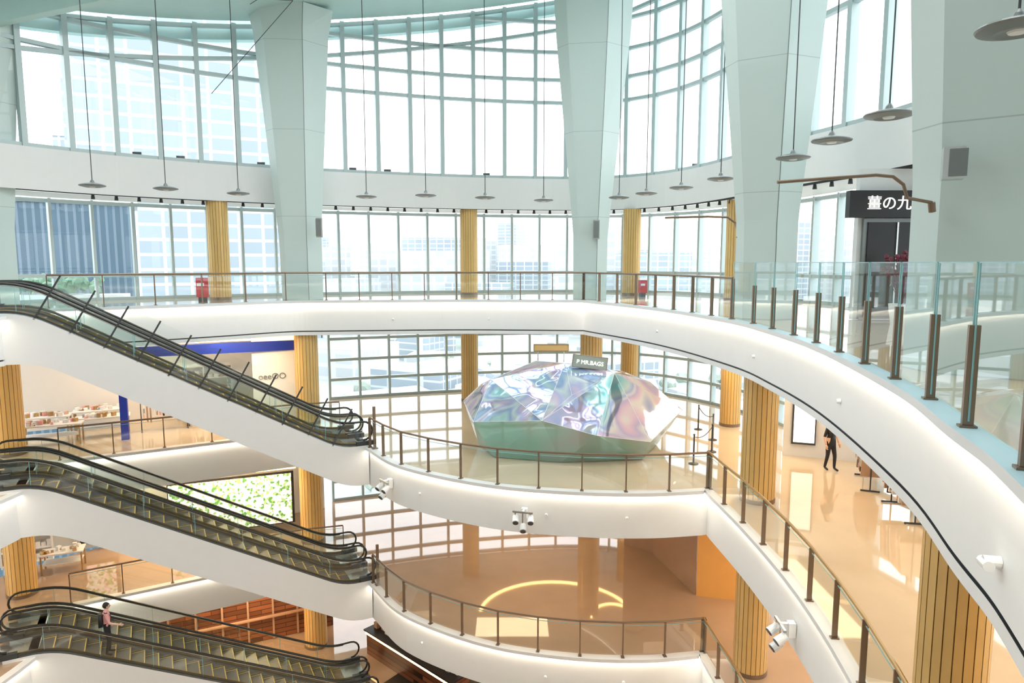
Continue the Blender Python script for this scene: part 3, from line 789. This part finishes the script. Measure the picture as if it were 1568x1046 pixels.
# ------------------------------------------------------------------ people
def skin_mesh(verts, edges, radii, root=0, sub=1):
    me = bpy.data.meshes.new('t'); me.from_pydata(verts, edges, []); o = bpy.data.objects.new('t', me); COL.objects.link(o)
    md = o.modifiers.new('s', 'SKIN'); md.use_smooth_shade = True
    for i, r in enumerate(radii):
        d = me.skin_vertices[0].data[i]; d.radius = (r, r) if not isinstance(r, tuple) else r; d.use_root = (i == root)
    ms = o.modifiers.new('u', 'SUBSURF'); ms.levels = sub; ms.render_levels = sub
    bpy.context.view_layer.update()
    out = bpy.data.meshes.new_from_object(o.evaluated_get(bpy.context.evaluated_depsgraph_get()))
    bpy.data.objects.remove(o); return out
def person(loc, rz, shirt, pants, hair_long=False, h=1.66, pose='stand', bag=None):
    k = h/1.72; b = MB(); b.xf = Matrix.Translation(loc) @ Matrix.Rotation(rz, 4, 'Z') @ Matrix.Scale(k, 4)
    if pose == 'arm':
        RE, RW = (.06, -.24, 1.13), (.30, -.27, 1.04); LE, LW = (-.06, .25, 1.14), (.08, .25, .92)
        kneeL, ankL, toeL = (.06, .1, .50), (.03, .1, .085), (.2, .11, .035)
        kneeR, ankR, toeR = (.03, -.1, .50), (-.06, -.1, .085), (.11, -.12, .035)
    else:
        RE, RW = (-.03, -.25, 1.13), (.06, -.26, .88); LE, LW = (-.03, .25, 1.13), (.1, .24, .9)
        kneeL, ankL, toeL = (.1, .09, .50), (.1, .09, .085), (.26, .11, .035)
        kneeR, ankR, toeR = (-.02, -.09, .50), (-.12, -.09, .085), (.04, -.11, .035)
    V = [(0,0,.93),(0,0,1.1),(0,0,1.28),(0,0,1.42),(.01,0,1.5),(.02,0,1.56),
         (0,.165,1.4),LE,LW,(0,-.165,1.4),RE,RW,(0,.09,.86),kneeL,ankL,toeL,(0,-.09,.86),kneeR,ankR,toeR]
    E = [(0,1),(1,2),(2,3),(3,4),(4,5),(3,6),(6,7),(7,8),(3,9),(9,10),(10,11),(0,12),(12,13),(13,14),(14,15),(0,16),(16,17),(17,18),(18,19)]
    Rr = [(.13,.16),(.115,.14),(.125,.165),(.085,.12),.055,.052,.062,.045,.03,.062,.045,.03,.095,.062,.042,.035,.095,.062,.042,.035]
    lab = [pants, shirt, shirt, shirt, 'skin', shirt, shirt, 'skin', shirt, shirt, 'skin', pants, pants, pants, 'black', pants, pants, pants, 'black']
    me = skin_mesh(V, E, Rr)
    VV = [Vector(v) for v in V]
    def lf(c):
        best = 1e9; L = shirt
        for (i, j), l in zip(E, lab):
            a, d = VV[i], VV[j]-VV[i]; t = max(0, min(1, (c-a).dot(d)/d.length_squared)); q = (a+d*t-c).length
            if q < best: best = q; L = l
        return L
    b.mesh(me, lf)
    bm = bmesh.new(); bmesh.ops.create_uvsphere(bm, u_segments=20, v_segments=14, radius=1)
    hc = Vector((.025, 0, 1.615))
    for v in bm.verts:
        c = v.co.copy(); x, y, z = c.x*.095, c.y*.075, c.z*.118
        if z < 0: x *= 1-.18*abs(c.z); y *= 1-.3*abs(c.z)
        if c.x > .85 and -.35 < c.z < .15 and abs(c.y) < .25: x += .018*(1-abs(c.y)*3)
        v.co = Vector((x, y, z))
    tm = bpy.data.meshes.new('h'); bm.to_mesh(tm); bm.free()
    b.mesh(tm, lambda c: 'hair' if (c.z > .055 or (c.x < -.0 and c.z > -.06)) else 'skin', Matrix.Translation(hc))
    for sy in (-1, 1):
        b.blob(hc+Vector((.083, sy*.03, .005)), (.01, .014, .009), 'black', 1, 0)
        b.blob(hc+Vector((0, sy*.076, -.005)), (.018, .01, .028), 'skin', 1, 0)
    b.blob(hc+Vector((.1, 0, -.015)), (.014, .011, .022), 'skin', 1, 0)
    b.blob(hc+Vector((.083, 0, -.055)), (.008, .024, .007), 'red', 1, 0)
    b.blob(hc+Vector((-.02, 0, .03)), (.098, .086, .105), 'hair', 2, .02)
    if hair_long: b.blob(hc+Vector((-.07, 0, -.08)), (.05, .08, .16), 'hair', 2, .05)
    for (w, e, sy) in ((Vector(LW), Vector(LE), 1), (Vector(RW), Vector(RE), -1)):
        d = (w-e).normalized(); side = Vector((1, 0, 0)); side = (side-d*side.dot(d)).normalized(); inn = d.cross(side)
        b.tube([w-d*.01, w+d*.04, w+d*.085], [.026, .036, .03], 'skin', 8)
        for q, ln in zip((-.027, -.009, .009, .027), (.055, .07, .075, .065)):
            s0 = w+d*.08+side*q
            b.tube([s0, s0+d*ln*.5, s0+d*ln*.85+inn*.012*sy, s0+d*ln+inn*.025*sy], [.0095, .009, .0085, .006], 'skin', 6)
        s0 = w+d*.03+side*.03; b.tube([s0, s0+d*.03+side*.02, s0+d*.06+side*.025], [.011, .01, .007], 'skin', 6)
    if bag:
        b.box((-.17, 0, 1.2), (.12, .28, .38), bag); b.tube([(-.12,.1,1.38),(0,.12,1.44),(.12,.1,1.3),(.1,.12,1.1),(-.1,.12,1.05)], .015, bag, 6)
        b.tube([(-.12,-.1,1.38),(0,-.12,1.44),(.12,-.1,1.3),(.1,-.12,1.1),(-.1,-.12,1.05)], .015, bag, 6)
    return b.build('person', smooth=True)
es = 1.5; ni = int(es/(8.66/22)); zs = -(4.6/22)*(ni+.5)
sx_ = (ni+.5)*8.66/22
px = -13.6+.884*sx_-.468*.6; py = 19.0+.468*sx_+.884*.6
person((px, py, H1+zs+.005), ANG+.1, 'pink', 'bpants', False, 1.7, 'arm', 'black')
person((10.0, 20.9, H2), -1.2, 'black', 'bpants', True, 1.66)

b = MB()
for p, q in (((-8, 26.2, 11.0), (-10.2, 24, 7.2)), ((-8, 26.2, 11.0), (-14, 22, 9.8)), ((-9.5, 26, 10.8), (-4, 22, 11.8))):
    b.tube([p, q], .012, 'dark', 5)
b.build('roof_cables')

# ------------------------------------------------------------------ outside world
b = MB(); b.faces([(-900, 40, -26), (900, 40, -26), (900, 1500, -26), (-900, 1500, -26)], [(0,1,2,3)], 'ground')
b.faces([(-900, -500, -26), (900, -500, -26), (900, 40, -26), (-900, 40, -26)], [(0,1,2,3)], 'ground'); b.build('city_ground')
def building(name, x, y, w, d, h, mat, rz=0, z0=-26, top=True):
    b = MB(); b.box((0, 0, h/2), (w, d, h), mat)
    if top: b.box((0, 0, h+1), (w*.5, d*.5, 2), 'white'); b.box((0, 0, h+.2), (w+.4, d+.4, .6), 'white')
    o = b.build(name); o.location = (x, y, z0); o.rotation_euler = (0, 0, rz); return o
building('office_tower', -47, 98, 24, 20, 95, 'tower', .45)
building('office_tower', -76, 132, 14, 12, 50, 'tower', .2)
building('louvered_building', -33, 47, 13, 6, 31.5, 'louver', .5)
b = MB()
random.seed(11)
for i in range(150):
    yy = random.uniform(220, 620); xx = random.uniform(-.75, .8)*yy; hh = random.choice((random.uniform(8, 22), random.uniform(18, 40)+yy*.03))
    w = random.uniform(12, 34)
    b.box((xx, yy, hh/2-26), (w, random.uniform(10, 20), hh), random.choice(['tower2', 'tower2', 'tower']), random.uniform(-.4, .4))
for i in range(110):
    yy = random.uniform(85, 220); xx = random.uniform(-.25, .8)*yy; hh = random.uniform(3, 9)
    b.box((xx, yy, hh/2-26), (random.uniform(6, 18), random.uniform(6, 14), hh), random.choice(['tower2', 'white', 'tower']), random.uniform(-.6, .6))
b.build('city_skyline')
b = MB()
for i in range(420):
    yy = random.uniform(60, 200); xx = random.uniform(-.25, .8)*yy; r = random.uniform(1.0, 2.2)
    b.cyl((xx, yy, -26), (xx, yy, -25+r*.3), .2, .15, 'brownw', 5)
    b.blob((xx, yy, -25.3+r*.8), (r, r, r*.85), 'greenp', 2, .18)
b.build('street_trees')
b = MB()
for k in range(60): b.blob((-22.5+random.random()*4.6, 29.0+random.random()*.6+k*.02, .3+random.random()*.5), (.22, .22, .25), 'green', 1, .35)
b.box((-20.2, 29.9, -.6), (6, 1.2, 1.4), 'white', .3)
b.build('terrace_planting')

# ------------------------------------------------------------------ lights
w = bpy.data.worlds.new('World'); scene.world = w; w.use_nodes = True
nt = w.node_tree; bg = nt.nodes['Background']
tc = nt.nodes.new('ShaderNodeTexCoord'); sp = nt.nodes.new('ShaderNodeSeparateXYZ'); rp = nt.nodes.new('ShaderNodeValToRGB')
nt.links.new(tc.outputs['Generated'], sp.inputs[0]); nt.links.new(sp.outputs[2], rp.inputs[0])
rp.color_ramp.elements[0].color = (0.96, 0.985, 1.0, 1); rp.color_ramp.elements[1].color = (0.92, 0.975, 1.0, 1)
nt.links.new(rp.outputs[0], bg.inputs[0]); bg.inputs[1].default_value = 3.3

def area(name, loc, sx, sy, power, col, rot=(0, 0, 0)):
    l = bpy.data.lights.new(name, 'AREA'); l.shape = 'RECTANGLE'; l.size = sx; l.size_y = sy; l.energy = power; l.color = col
    o = bpy.data.objects.new(name, l); COL.objects.link(o); o.location = loc; o.rotation_euler = rot; return o
for x, y in ((-9, 9), (4, 8), (-7, 17), (3, 18.5)):
    area('roof_fill_light', (x, y, ROOF(x)-.7), 6, 5, 520, (1.0, 1.0, 1.0))  # added fill lamps above the view, brightening the atrium
warm = (1.0, 0.72, 0.42)
for zc, pw in ((zc2-.02, 130), (zc1-.02, 160), (zc0-.02, 130)):
    for x, y, sx, sy in ((-14, 26, 4, 1.2), (-10.5, 26.0, 2.5, .8), (9, 20, 1.5, 5), (9, 13, 1.5, 5), (8.5, 7, 1.5, 4), (8, 25, 1.5, 3), (-17.5, 18, 1.5, 5)):
        area('downlight', (x, y, zc), sx, sy, pw, warm)
for x, y in ((1, 22), (0, 27)):
    area('downlight', (x, y, zc1-.02), 3, 1.5, 70, warm)
    area('downlight', (x, y, zc0-.02), 3, 1.5, 90, warm)

cam = bpy.data.cameras.new('camera'); cam.lens = 24; cam.sensor_width = 36; cam.clip_end = 3000; cam.clip_start = .05
co = bpy.data.objects.new('camera', cam); COL.objects.link(co); co.location = (0, 0, 1.5)
co.rotation_euler = (math.radians(90-6.6), 0, 0); scene.camera = co
scene.view_settings.view_transform = 'Standard'
scene.view_settings.exposure = 0.05
